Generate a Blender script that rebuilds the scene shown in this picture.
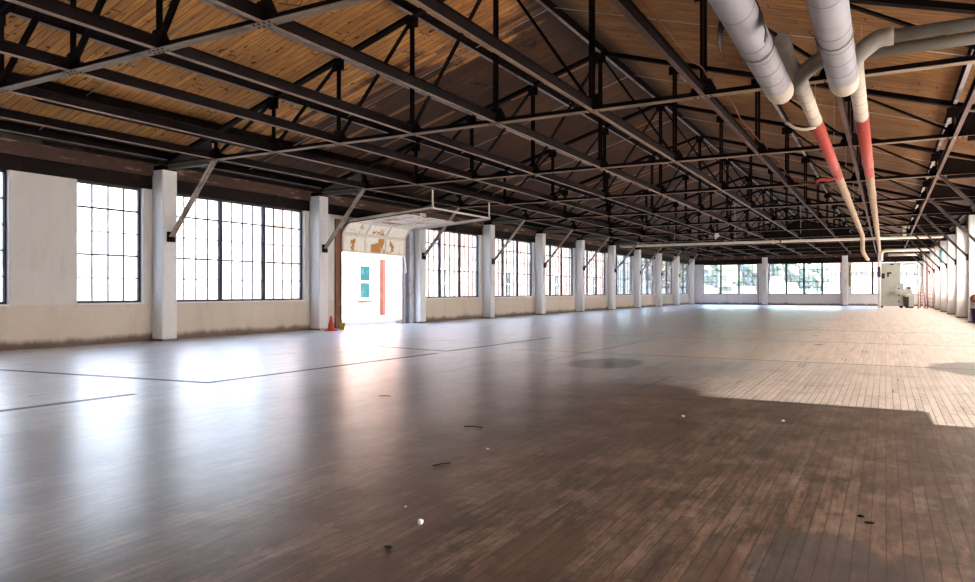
import bpy, math, random
from mathutils import Vector, Matrix
random.seed(7)
S = bpy.context.scene
for o in list(bpy.data.objects): bpy.data.objects.remove(o)
R = math.radians

# ---------------------------------------------------------------- camera
H = 1.46
YAW = 29.1
cam_d = bpy.data.cameras.new('camera'); cam = bpy.data.objects.new('camera', cam_d)
S.collection.objects.link(cam); S.camera = cam
cam.location = (0, 0, H); cam.rotation_euler = (R(90), 0, R(YAW))
cam_d.sensor_width = 36; cam_d.lens = 715/975*36; cam_d.clip_end = 2000; cam_d.clip_start = .05

# ---------------------------------------------------------------- light
W = bpy.data.worlds.new('sky'); S.world = W; W.use_nodes = True
wn = W.node_tree.nodes; wl = W.node_tree.links
bg = wn['Background']
sky = wn.new('ShaderNodeTexSky'); sky.sky_type = 'NISHITA'; sky.sun_disc = False
sky.sun_elevation = R(47); sky.sun_rotation = R(125); sky.air_density = 1.0; sky.dust_density = 3.0
wl.new(sky.outputs[0], bg.inputs[0]); bg.inputs[1].default_value = 0.68
sd = bpy.data.lights.new('sun', 'SUN'); sun = bpy.data.objects.new('sun', sd); S.collection.objects.link(sun)
sd.energy = 14.0; sd.angle = R(2.0); sd.color = (1, .96, .90)
sdir = Vector((.60, -.30, .74)).normalized()          # towards the sun
sun.rotation_euler = sdir.to_track_quat('Z', 'Y').to_euler()
def portal(name, loc, rot, sx, sy):
    d = bpy.data.lights.new(name, 'AREA'); d.shape = 'RECTANGLE'; d.size = sx; d.size_y = sy
    d.cycles.is_portal = True
    o = bpy.data.objects.new(name, d); S.collection.objects.link(o)
    o.location = loc; o.rotation_euler = rot
portal('portal_left', (-19.3, 37, 2.8), (0, R(-90), 0), 3.6, 86)
portal('portal_right', (4.3, 37, 2.8), (0, R(90), 0), 3.6, 86)
portal('portal_far', (-7.5, 80.7, 2.8), (R(-90), 0, 0), 21, 3.6)
vs = S.view_settings
vs.view_transform = 'Standard'; vs.look = 'None'; vs.gamma = 1; vs.use_curve_mapping = False
vs.exposure = 2.45
cy = S.cycles
cy.use_denoising = True
cy.max_bounces = 10; cy.diffuse_bounces = 6; cy.glossy_bounces = 4; cy.transparent_max_bounces = 24
cy.sample_clamp_indirect = 8.0; cy.caustics_reflective = False; cy.caustics_refractive = False

# ---------------------------------------------------------------- node helpers
class NT:
    def __init__(s, name):
        s.m = bpy.data.materials.new(name); s.m.use_nodes = True
        s.t = s.m.node_tree; s.n = s.t.nodes; s.l = s.t.links
        s.b = s.n['Principled BSDF']; s._c = None
    def inp(s, sock, v):
        if isinstance(v, (int, float)): sock.default_value = v
        elif isinstance(v, tuple): sock.default_value = v if len(v) == 4 or sock.type == 'VECTOR' else v + (1,)
        else: s.l.new(v, sock)
    def co(s):
        if s._c is None:
            g = s.n.new('ShaderNodeNewGeometry'); sp = s.n.new('ShaderNodeSeparateXYZ')
            s.l.new(g.outputs['Position'], sp.inputs[0]); s._c = (sp.outputs[0], sp.outputs[1], sp.outputs[2], g.outputs['Position'])
        return s._c
    def m_(s, op, a, b=0.0, c=0.0):
        n = s.n.new('ShaderNodeMath'); n.operation = op
        s.inp(n.inputs[0], a); s.inp(n.inputs[1], b); s.inp(n.inputs[2], c); return n.outputs[0]
    def vec(s, x, y, z):
        n = s.n.new('ShaderNodeCombineXYZ'); s.inp(n.inputs[0], x); s.inp(n.inputs[1], y); s.inp(n.inputs[2], z); return n.outputs[0]
    def noise(s, vec, scale, detail=3, rough=.55, scl=(1, 1, 1)):
        mp = s.n.new('ShaderNodeMapping'); s.inp(mp.inputs[0], vec); mp.inputs['Scale'].default_value = scl
        n = s.n.new('ShaderNodeTexNoise'); s.l.new(mp.outputs[0], n.inputs['Vector'])
        n.inputs['Scale'].default_value = scale; n.inputs['Detail'].default_value = detail; n.inputs['Roughness'].default_value = rough
        return n.outputs[0]
    def wnoise(s, a, b=0.0):
        n = s.n.new('ShaderNodeTexWhiteNoise'); n.noise_dimensions = '3D'
        s.l.new(s.vec(a, b, 0.5), n.inputs['Vector']); return n.outputs['Value']
    def ramp(s, f, lo, hi):
        n = s.n.new('ShaderNodeMapRange'); n.interpolation_type = 'SMOOTHSTEP'
        s.inp(n.inputs['Value'], f); s.inp(n.inputs['From Min'], lo); s.inp(n.inputs['From Max'], hi); return n.outputs[0]
    def mix(s, f, a, b, mode='MIX'):
        n = s.n.new('ShaderNodeMix'); n.data_type = 'RGBA'; n.blend_type = mode
        s.inp(n.inputs[0], f); s.inp(n.inputs[6], a); s.inp(n.inputs[7], b); return n.outputs[2]
    def bump(s, h, st=.3, d=.01):
        n = s.n.new('ShaderNodeBump'); n.inputs['Strength'].default_value = st; n.inputs['Distance'].default_value = d
        s.l.new(h, n.inputs['Height']); s.l.new(n.outputs[0], s.b.inputs['Normal']); s.l.new(n.outputs[0], s.b.inputs['Coat Normal'])
    def done(s, col=None, rough=None, metal=None, spec=None):
        if col is not None: s.inp(s.b.inputs['Base Color'], col)
        if rough is not None: s.inp(s.b.inputs['Roughness'], rough)
        if metal is not None: s.inp(s.b.inputs['Metallic'], metal)
        if spec is not None: s.inp(s.b.inputs['Specular IOR Level'], spec)
        return s.m

def worn(name, base, other, scale=3.0, lo=.5, hi=.7, rough=.6, metal=0.0, scl=(1, 1, 1), bump=.15, spec=.25):
    t = NT(name); P = t.co()[3]
    a = t.noise(P, scale, 5, .65, scl); f = t.noise(P, scale*9, 3)
    c = t.mix(t.ramp(a, lo, hi), base, other)
    c = t.mix(t.m_('MULTIPLY', f, .35), c, tuple(x*.45 for x in base))
    if bump: t.bump(f, bump, .004)
    return t.done(c, rough, metal, spec)

M = {}
M['steel'] = worn('dark_steel', (.009, .0055, .005), (.022, .010, .008), 2.5, .5, .75, .7, spec=.08)
M['flange'] = worn('bounce_lit_flange', (.29, .205, .14), (.13, .085, .055), 1.6, .45, .7, .6)  # pale underside colour carries the floor bounce; webs stay near black
M['flange_red'] = worn('red_bounce_lit_flange', (.12, .065, .055), (.07, .035, .03), 2.0, .45, .7, .6)  # reddish underside, lighter than its web: floor bounce painted in
M['purlin_flange'] = worn('grey_lit_purlin_flange', (.30, .27, .28), (.12, .085, .075), .7, .5, .62, .6)  # grey lower edge lightened to paint in the light it catches
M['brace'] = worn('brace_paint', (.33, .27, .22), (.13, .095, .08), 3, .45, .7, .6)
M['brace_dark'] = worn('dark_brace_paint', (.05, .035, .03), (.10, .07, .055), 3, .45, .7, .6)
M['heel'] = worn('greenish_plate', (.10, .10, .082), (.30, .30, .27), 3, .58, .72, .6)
M['column'] = worn('white_column_paint', (.78, .78, .77), (.52, .49, .45), 1.5, .55, .8, .6, 0, (2, 2, .35))
M['sash'] = worn('sash_steel', (.04, .035, .045), (.09, .06, .05), 5, .5, .7, .5)
M['cream'] = worn('cream_paint', (.72, .64, .54), (.5, .42, .33), 2, .55, .8, .55)
M['rust'] = worn('rusty_band', (.075, .040, .028), (.30, .20, .15), 1.7, .53, .66, .85, 0, (1, .5, 3))
M['fascia'] = worn('olive_fascia', (.04, .033, .022), (.07, .055, .038), 2, .5, .7, .8)
M['lintel'] = worn('dark_lintel', (.014, .009, .008), (.03, .02, .016), 2, .5, .7, .7, spec=.08)
M['conc'] = worn('outside_concrete', (.16, .155, .15), (.12, .115, .11), .4, .4, .7, .9)
M['galv'] = worn('grey_metal', (.45, .47, .49), (.3, .3, .32), 4, .5, .7, .45, .3)
M['jamb'] = worn('brown_jamb_wood', (.22, .09, .045), (.35, .17, .1), 3, .5, .7, .6)
M['white'] = worn('white_paint', (.8, .79, .77), (.6, .57, .53), 3, .55, .75, .6)
M['machine'] = worn('grey_green_enamel', (.46, .48, .41), (.34, .35, .29), 2, .5, .75, .45)
M['black'] = worn('black_rubber', (.015, .015, .017), (.03, .03, .03), 5, .5, .7, .6)
M['red'] = worn('red_pipe_wrap', (.36, .055, .040), (.26, .045, .035), 6, .5, .7, .7)
M['orange'] = worn('cone_orange', (.70, .07, .03), (.7, .1, .04), 8, .6, .8, .5)
M['yellow'] = worn('yellow_plastic', (.75, .55, .06), (.6, .4, .05), 8, .6, .8, .5)
M['ladder'] = worn('red_ladder_paint', (.40, .13, .10), (.42, .30, .26), 5, .5, .7, .5)
M['pipe_grey'] = worn('grey_pipe_jacket', (.265, .255, .275), (.19, .175, .18), 1.5, .5, .8, .6)
M['pipe_cream'] = worn('cream_pipe_jacket', (.45, .39, .31), (.5, .42, .32), 3, .5, .8, .65)
M['pipe_tan'] = worn('tan_pipe_jacket', (.38, .28, .19), (.26, .18, .12), 2, .5, .8, .7)
M['pipe_dull'] = worn('dull_grey_pipe', (.20, .18, .15), (.14, .12, .095), 3, .5, .8, .65)
M['wire_red'] = worn('red_cable', (.20, .055, .035), (.12, .04, .03), 9, .5, .7, .6)
M['teal'] = worn('teal_paint', (.05, .30, .28), (.1, .25, .24), 5, .6, .8, .5)
M['purple'] = worn('dark_violet_enamel', (.055, .03, .075), (.08, .04, .06), 5, .6, .8, .4)
M['leafg'] = worn('dry_leaf', (.25, .23, .06), (.35, .25, .1), 20, .5, .7, .8)
M['cable'] = worn('pale_cord', (.42, .36, .30), (.3, .25, .2), 20, .5, .7, .8)

M['tape'] = worn('grey_floor_tape', (.10, .11, .125), (.2, .2, .21), 6, .5, .7, .45)
def mat_wall(name, upper, lower, zsplit=1.1):
    t = NT(name); x, y, z, P = t.co()
    big = t.noise(P, .45, 5, .6); st = t.noise(P, 1.4, 6, .7, (1, 1, .25)); fine = t.noise(P, 14, 4, .6)
    c = t.mix(t.ramp(z, zsplit-.04, zsplit+.04), lower, upper)
    c = t.mix(t.m_('MULTIPLY', t.ramp(st, .5, .75), .45), c, tuple(v*.62 for v in lower))
    c = t.mix(t.m_('MULTIPLY', t.ramp(big, .5, .8), .3), c, tuple(min(1, v*1.2) for v in upper))
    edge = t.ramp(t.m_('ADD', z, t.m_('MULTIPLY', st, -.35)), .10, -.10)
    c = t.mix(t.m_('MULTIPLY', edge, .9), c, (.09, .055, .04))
    c = t.mix(t.m_('MULTIPLY', fine, .16), c, (.25, .22, .19))
    t.bump(fine, .25, .006)
    return t.done(c, .8)
M['wall'] = mat_wall('window_wall_plaster', (.64, .62, .59), (.62, .54, .44), 1.1)
M['wall_far'] = mat_wall('far_wall_plaster', (.74, .74, .76), (.74, .73, .75), .3)

def mat_floor():
    t = NT('worn_strip_floor'); x, y, z, P = t.co()
    w = .083
    i = t.m_('FLOOR', t.m_('DIVIDE', x, w))
    ri = t.wnoise(i)
    ys = t.m_('ADD', y, t.m_('MULTIPLY', ri, 9.0))
    j = t.m_('FLOOR', t.m_('DIVIDE', ys, 1.15))
    rb = t.wnoise(i, j)
    i3 = t.m_('FLOOR', t.m_('DIVIDE', x, .42)); rj = t.wnoise(i3, t.m_('FLOOR', t.m_('DIVIDE', t.m_('ADD', y, t.m_('MULTIPLY', t.wnoise(i3, 3.0), 5.)), 3.3)))
    fx = t.m_('FRACT', t.m_('DIVIDE', x, w)); fy = t.m_('FRACT', t.m_('DIVIDE', ys, 1.15))
    seam = t.m_('MAXIMUM', t.m_('LESS_THAN', fx, .10), t.m_('LESS_THAN', fy, .007))
    warp = t.noise(P, .8, 4, .6); warp2 = t.noise(P, .23, 4, .6)
    wob = t.m_('MULTIPLY', t.m_('SUBTRACT', warp, .5), .25)
    grain = t.noise(P, 6, 5, .65, (5, .35, 1)); streak = t.noise(P, 1.2, 5, .7, (6, .45, 1)); blot = t.noise(P, 1.1, 6, .68)
    stn = t.noise(P, .55, 6, .7)
    brown = t.mix(t.ramp(grain, .3, .7), (.09, .05, .03), (.26, .17, .115))
    brown = t.mix(t.m_('MULTIPLY', rj, .55), brown, (.075, .044, .030))
    brown = t.mix(t.m_('MULTIPLY', t.ramp(blot, .52, .72), .7), brown, (.060, .028, .017))
    brown = t.mix(t.m_('MULTIPLY', t.ramp(stn, .55, .7), .6), brown, (.055, .045, .040))
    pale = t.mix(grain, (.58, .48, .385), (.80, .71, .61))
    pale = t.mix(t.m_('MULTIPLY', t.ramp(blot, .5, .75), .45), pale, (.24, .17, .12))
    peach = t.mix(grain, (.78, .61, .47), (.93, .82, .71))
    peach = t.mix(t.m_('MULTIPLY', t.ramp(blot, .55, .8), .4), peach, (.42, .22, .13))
    dull = t.mix(grain, (.66, .63, .60), (.88, .86, .84))  # pale boards, whitened further to stand in for window glare
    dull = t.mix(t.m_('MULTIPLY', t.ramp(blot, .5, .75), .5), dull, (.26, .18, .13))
    # boundaries of the differently worn areas and of the painted window glare
    def gt(a, v, s=.04): return t.ramp(t.m_('ADD', a, wob), v-s, v+s)
    yy = t.m_('ADD', t.m_('FLOOR', t.m_('MULTIPLY', t.m_('ADD', y, t.m_('MULTIPLY', t.wnoise(i3, 9.0), .5)), 1.0)), 0)
    near = t.m_('SUBTRACT', 1.0, gt(x, .42, .02))
    edge_y = t.m_('ADD', 9.2, t.m_('MULTIPLY', t.m_('SUBTRACT', 1.0, t.m_('GREATER_THAN', x, .42)), .95))
    far = t.ramp(t.m_('SUBTRACT', y, edge_y), -.03, .03)
    left_fade = t.ramp(t.m_('ADD', x, t.m_('MULTIPLY', warp2, 3.0)), -1.5, -.2)   # pale patch starts at about x = -2.5
    right_pale = t.m_('MULTIPLY', far, left_fade)
    fleck = t.noise(P, 3.2, 8, .8, (3.5, .7, 1)); cloud = t.noise(P, 1.7, 7, .75, (1.3, .8, 1))
    brown = t.mix(t.m_('MULTIPLY', rb, .55), brown, (.045, .026, .018))
    brown = t.mix(t.m_('MULTIPLY', t.ramp(fleck, .45, .60), .85), brown, (.045, .025, .016))
    brown = t.mix(t.m_('MULTIPLY', t.ramp(cloud, .48, .64), .6), brown, (.29, .20, .145))
    brown = t.mix(t.m_('MULTIPLY', t.ramp(cloud, .44, .34), .6), brown, (.035, .018, .012))
    c = brown
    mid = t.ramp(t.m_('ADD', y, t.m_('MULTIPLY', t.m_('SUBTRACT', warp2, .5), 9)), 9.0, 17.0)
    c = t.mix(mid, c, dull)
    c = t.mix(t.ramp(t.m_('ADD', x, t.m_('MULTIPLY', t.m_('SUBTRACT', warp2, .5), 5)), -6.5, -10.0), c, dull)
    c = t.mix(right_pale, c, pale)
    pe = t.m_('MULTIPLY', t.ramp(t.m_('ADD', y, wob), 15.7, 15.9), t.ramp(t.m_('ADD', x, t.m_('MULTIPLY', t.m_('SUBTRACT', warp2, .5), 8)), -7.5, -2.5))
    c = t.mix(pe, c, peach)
    # oval grey stain, dark patch by the right wall, dark smears
    def blob(cx, cyy, rx, ry, col, k, c):
        dx = t.m_('DIVIDE', t.m_('SUBTRACT', x, cx), rx); dy = t.m_('DIVIDE', t.m_('SUBTRACT', y, cyy), ry)
        d = t.m_('ADD', t.m_('ADD', t.m_('MULTIPLY', dx, dx), t.m_('MULTIPLY', dy, dy)), t.m_('MULTIPLY', t.m_('SUBTRACT', blot, .5), 1.2))
        return t.mix(t.m_('MULTIPLY', t.ramp(d, 1.1, .75), k), c, col)
    c = blob(-4.95, 13.8, .75, 1.1, (.10, .095, .08), .85, c)
    c = blob(1.9, 16.2, 1.2, 1.6, (.10, .10, .085), .8, c)
    c = blob(-.3, 4.2, .35, .55, (.05, .048, .046), .7, c)
    c = blob(.12, 4.1, .12, .5, (.05, .045, .042), .6, c)
    c = blob(-3.3, 10.2, 1.1, .9, (.12, .075, .055), .7, c)
    c = blob(-1.6, 21.4, .1, .25, (.30, .08, .04), .9, c)
    c = blob(-2.0, 25.6, .1, .3, (.30, .08, .04), .9, c)
    c = blob(-1.7, 3.6, .25, .5, (.085, .042, .025), .75, c)
    c = blob(-.75, 3.3, .12, .9, (.10, .055, .035), .6, c)
    # long construction seams
    def line_y(v, x0, x1, wd, c, k=.85):
        a = t.m_('ABSOLUTE', t.m_('SUBTRACT', t.m_('ADD', y, t.m_('MULTIPLY', wob, .3)), v)); a = t.ramp(a, wd, wd*.4)
        a = t.m_('MULTIPLY', a, t.m_('MULTIPLY', t.m_('GREATER_THAN', x, x0), t.m_('LESS_THAN', x, x1)))
        return t.mix(t.m_('MULTIPLY', a, k), c, (.045, .032, .026))
    def line_x(v, y0, y1, wd, c, k=.85):
        a = t.m_('ABSOLUTE', t.m_('SUBTRACT', t.m_('ADD', x, t.m_('MULTIPLY', wob, .12)), v)); a = t.ramp(a, wd, wd*.4)
        a = t.m_('MULTIPLY', a, t.m_('MULTIPLY', t.m_('GREATER_THAN', y, y0), t.m_('LESS_THAN', y, y1)))
        return t.mix(t.m_('MULTIPLY', a, k), c, (.045, .032, .026))
    c = line_y(9.75, -6.6, -1.9, .12, c, .8); c = line_y(10.02, -1.6, .42, .13, c, .8); c = line_y(16.0, -8, 3.7, .12, c, .7)
    c = line_y(22.6, -9, 3.7, .14, c, .6); c = line_y(29.2, -9, 3.7, .2, c, .55); c = line_y(5.6, -6.4, -5.0, .05, c, .7)
    c = line_y(9.2, .42, 3.7, .03, c, .5)
    c = line_x(-7.0, -5, 13, .05, c, .9); c = line_x(.43, 9.2, 10.1, .05, c, .8)
    c = line_x(-3.2, 10.2, 12, .05, c, .8); c = line_x(-1.75, 10.6, 15.7, .015, c, .5); c = line_x(-6.2, 13.5, 22, .09, c, .6)
    # board tone and seams
    c = t.mix(t.m_('MULTIPLY', rb, .24), c, tuple([.09, .062, .048]))
    c = t.mix(t.m_('MULTIPLY', t.ramp(streak, .54, .80), .22), c, (.60, .53, .47))
    calm = t.m_('SUBTRACT', 1.0, t.m_('MULTIPLY', mid, .6))
    gaps = t.m_('MULTIPLY', t.m_('GREATER_THAN', rb, .90), t.m_('MAXIMUM', t.m_('LESS_THAN', fx, .28), t.m_('LESS_THAN', fy, .03)))
    gaps = t.m_('MULTIPLY', gaps, t.ramp(warp, .5, .62))
    c = t.mix(t.m_('MULTIPLY', gaps, .75), c, (.035, .026, .02))
    scuff = t.noise(P, 2.6, 8, .75, (1, 1, 1)); mot = t.noise(P, 9, 5, .7, (2.5, .8, 1))
    c = t.mix(t.m_('MULTIPLY', t.m_('MULTIPLY', t.ramp(mot, .50, .70), calm), .45), c, (.07, .045, .032))
    c = t.mix(t.m_('MULTIPLY', t.m_('MULTIPLY', t.ramp(scuff, .60, .70), calm), .55), c, (.045, .028, .02))
    c = t.mix(t.m_('MULTIPLY', t.m_('MULTIPLY', seam, calm), .75), c, (.03, .02, .015))
    r = t.m_('ADD', .38, t.m_('MULTIPLY', streak, .14))
    r = t.m_('ADD', r, t.m_('MULTIPLY', right_pale, .16)); r = t.m_('ADD', r, t.m_('MULTIPLY', t.ramp(blot, .5, .7), .10))
    h = t.m_('ADD', t.m_('MULTIPLY', streak, .6), t.m_('ADD', t.m_('MULTIPLY', rb, .25), t.m_('MULTIPLY', seam, -.6)))
    t.bump(t.m_('ADD', h, t.m_('MULTIPLY', mot, .35)), .30, .0035)
    t.b.inputs['Coat Weight'].default_value = 1.0; t.b.inputs['Coat IOR'].default_value = 1.75; t.inp(t.b.inputs['Coat Roughness'], t.m_('ADD', .24, t.m_('MULTIPLY', streak, .12)))
    bare = t.m_('MULTIPLY', t.ramp(t.m_('ADD', x, t.m_('MULTIPLY', t.m_('SUBTRACT', warp, .5), 3.0)), -5.0, -2.0), t.ramp(y, 18.0, 9.0))
    t.inp(t.b.inputs['Coat Weight'], t.m_('MULTIPLY', t.m_('SUBTRACT', 1.0, t.m_('MULTIPLY', right_pale, .6)), t.m_('SUBTRACT', 1.0, t.m_('MULTIPLY', bare, .75))))
    return t.done(c, r, 0, t.m_('ADD', .25, t.m_('MULTIPLY', mid, .45)))
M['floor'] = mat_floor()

def mat_deck():
    t = NT('roof_deck_boards'); x, y, z, P = t.co()
    w = .20
    i = t.m_('FLOOR', t.m_('DIVIDE', y, w)); ri = t.wnoise(i)
    xs = t.m_('ADD', x, t.m_('MULTIPLY', ri, 4.0)); j = t.m_('FLOOR', t.m_('DIVIDE', xs, 4.5)); rb = t.wnoise(i, j)
    fy = t.m_('FRACT', t.m_('DIVIDE', y, w)); fx = t.m_('FRACT', t.m_('DIVIDE', xs, 4.5))
    seam = t.m_('MAXIMUM', t.m_('LESS_THAN', fy, .09), t.m_('LESS_THAN', fx, .008))
    grain = t.noise(P, 5, 5, .65, (.5, 6, 1)); big = t.noise(P, .35, 5, .65); knots = t.noise(P, 5.0, 2, .5, (.8, 1.6, 1))
    gs = t.noise(P, 3.0, 6, .75, (.35, 9, 1)); g2 = t.ramp(gs, .30, .72)
    new = t.mix(g2, (.40, .155, .030), (.95, .50, .145))
    new = t.mix(t.m_('MULTIPLY', rb, .5), new, (.38, .165, .07))
    new = t.mix(t.ramp(knots, .655, .70), new, (.10, .035, .015))
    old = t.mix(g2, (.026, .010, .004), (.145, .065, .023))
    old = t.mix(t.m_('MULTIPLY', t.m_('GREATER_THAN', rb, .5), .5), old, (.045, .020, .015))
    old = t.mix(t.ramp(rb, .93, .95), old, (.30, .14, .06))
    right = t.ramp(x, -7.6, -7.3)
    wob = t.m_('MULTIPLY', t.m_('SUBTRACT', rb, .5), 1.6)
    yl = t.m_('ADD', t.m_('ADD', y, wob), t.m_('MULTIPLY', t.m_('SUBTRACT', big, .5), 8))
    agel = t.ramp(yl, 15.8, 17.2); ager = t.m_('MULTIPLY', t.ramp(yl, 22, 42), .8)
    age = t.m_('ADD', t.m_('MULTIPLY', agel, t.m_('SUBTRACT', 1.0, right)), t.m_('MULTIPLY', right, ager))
    rightcol = t.mix(g2, (.065, .025, .006), (.47, .225, .058))
    rightcol = t.mix(t.m_('MULTIPLY', rb, .45), rightcol, (.09, .04, .015))
    rightcol = t.mix(t.m_('MULTIPLY', t.ramp(big, .5, .7), .5), rightcol, (.13, .06, .03))
    c = t.mix(right, new, rightcol)
    c = t.mix(age, c, old)
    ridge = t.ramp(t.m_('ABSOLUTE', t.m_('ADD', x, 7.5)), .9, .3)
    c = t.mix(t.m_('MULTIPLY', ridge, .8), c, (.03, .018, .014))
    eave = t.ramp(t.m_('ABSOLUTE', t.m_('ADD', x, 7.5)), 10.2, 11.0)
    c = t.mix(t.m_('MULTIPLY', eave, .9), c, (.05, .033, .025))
    c = t.mix(t.m_('MULTIPLY', seam, .75), c, (.02, .01, .006))
    t.bump(t.m_('MULTIPLY', seam, -1.0), .4, .01)
    return t.done(c, .75, 0, .3)
M['deck'] = mat_deck()

def mat_glass(name='window_glass', dirt_scatter=.10, tint=(.96, .98, .98), lo=.3, hi=.8):
    t = NT(name); x, y, z, P = t.co()
    n = t.n; l = t.l; n.remove(t.b)
    tr = n.new('ShaderNodeBsdfTransparent'); tr.inputs[0].default_value = tint + (1,)
    gl = n.new('ShaderNodeBsdfGlossy'); gl.inputs['Roughness'].default_value = .06
    df = n.new('ShaderNodeBsdfTranslucent'); df.inputs[0].default_value = (.85, .82, .80, 1)
    fr = n.new('ShaderNodeFresnel'); fr.inputs[0].default_value = 1.35
    f2 = t.m_('MULTIPLY', fr.outputs[0], .6)
    a = n.new('ShaderNodeMixShader'); b = n.new('ShaderNodeMixShader')
    d = t.m_('MULTIPLY', t.ramp(t.noise(P, 2.0, 5, .65), lo, hi), dirt_scatter*2)
    l.new(d, a.inputs[0]); l.new(tr.outputs[0], a.inputs[1]); l.new(df.outputs[0], a.inputs[2])
    l.new(f2, b.inputs[0]); l.new(a.outputs[0], b.inputs[1]); l.new(gl.outputs[0], b.inputs[2])
    l.new(b.outputs[0], n['Material Output'].inputs[0]); return t.m
M['glass'] = mat_glass()
M['diffusing_glass'] = mat_glass('diffusing_glass', .485, (.95, .95, .93), -.3, .35)  # almost fully translucent coating, added so sunlight fills the hall softly
def mat_brick():
    t = NT('pale_brick'); x, y, z, P = t.co()
    br = t.n.new('ShaderNodeTexBrick'); t.l.new(t.vec(t.m_('ADD', x, y), z, 0.0), br.inputs[0])
    br.inputs['Color1'].default_value = (.20, .082, .060, 1); br.inputs['Color2'].default_value = (.24, .12, .09, 1)
    br.inputs['Mortar'].default_value = (.27, .20, .17, 1); br.inputs['Scale'].default_value = 1.0
    br.inputs['Brick Width'].default_value = .25; br.inputs['Row Height'].default_value = .085; br.inputs['Mortar Size'].default_value = .012
    big = t.noise(P, .7, 5, .65)
    c = t.mix(t.ramp(big, .42, .62), br.outputs[0], (.27, .23, .21))
    return t.done(c, .9)
M['brick'] = mat_brick()
def mat_peel():
    t = NT('peeling_door_panel'); x, y, z, P = t.co()
    a = t.noise(P, 1.1, 5, .6, (1, 1, .8)); f = t.noise(P, 5, 4, .6)
    c = t.mix(t.ramp(f, .45, .75), (.82, .78, .68), (.64, .59, .50))
    c = t.mix(t.ramp(a, .575, .59), c, (.46, .20, .035))
    c = t.mix(t.ramp(a, .69, .70), c, (.12, .08, .05))
    return t.done(c, .7)
M['peel'] = mat_peel()
def mat_leaf(name, a, b):
    t = NT(name); P = t.co()[3]
    return t.done(t.mix(t.noise(P, .8, 4, .6), a, b), .8)
M['tree'] = mat_leaf('tree_leaves', (.025, .04, .022), (.06, .085, .045))
M['hill'] = mat_leaf('wooded_hill', (.035, .05, .05), (.06, .085, .08))
M['trunk'] = mat_leaf('bark', (.10, .07, .05), (.2, .15, .1))
M['bwhite'] = worn('pale_render', (.14, .13, .12), (.11, .10, .09), .3, .5, .7, .8)
M['pipebrown'] = worn('brown_downpipe', (.035, .011, .008), (.06, .02, .014), 3, .5, .7, .7)
M['outwhite'] = worn('outside_white_render', (.26, .27, .29), (.21, .22, .24), .6, .5, .7, .9)
M['tealglass'] = worn('teal_window_glass', (.004, .020, .023), (.010, .04, .045), 2, .5, .7, .15)

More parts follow.
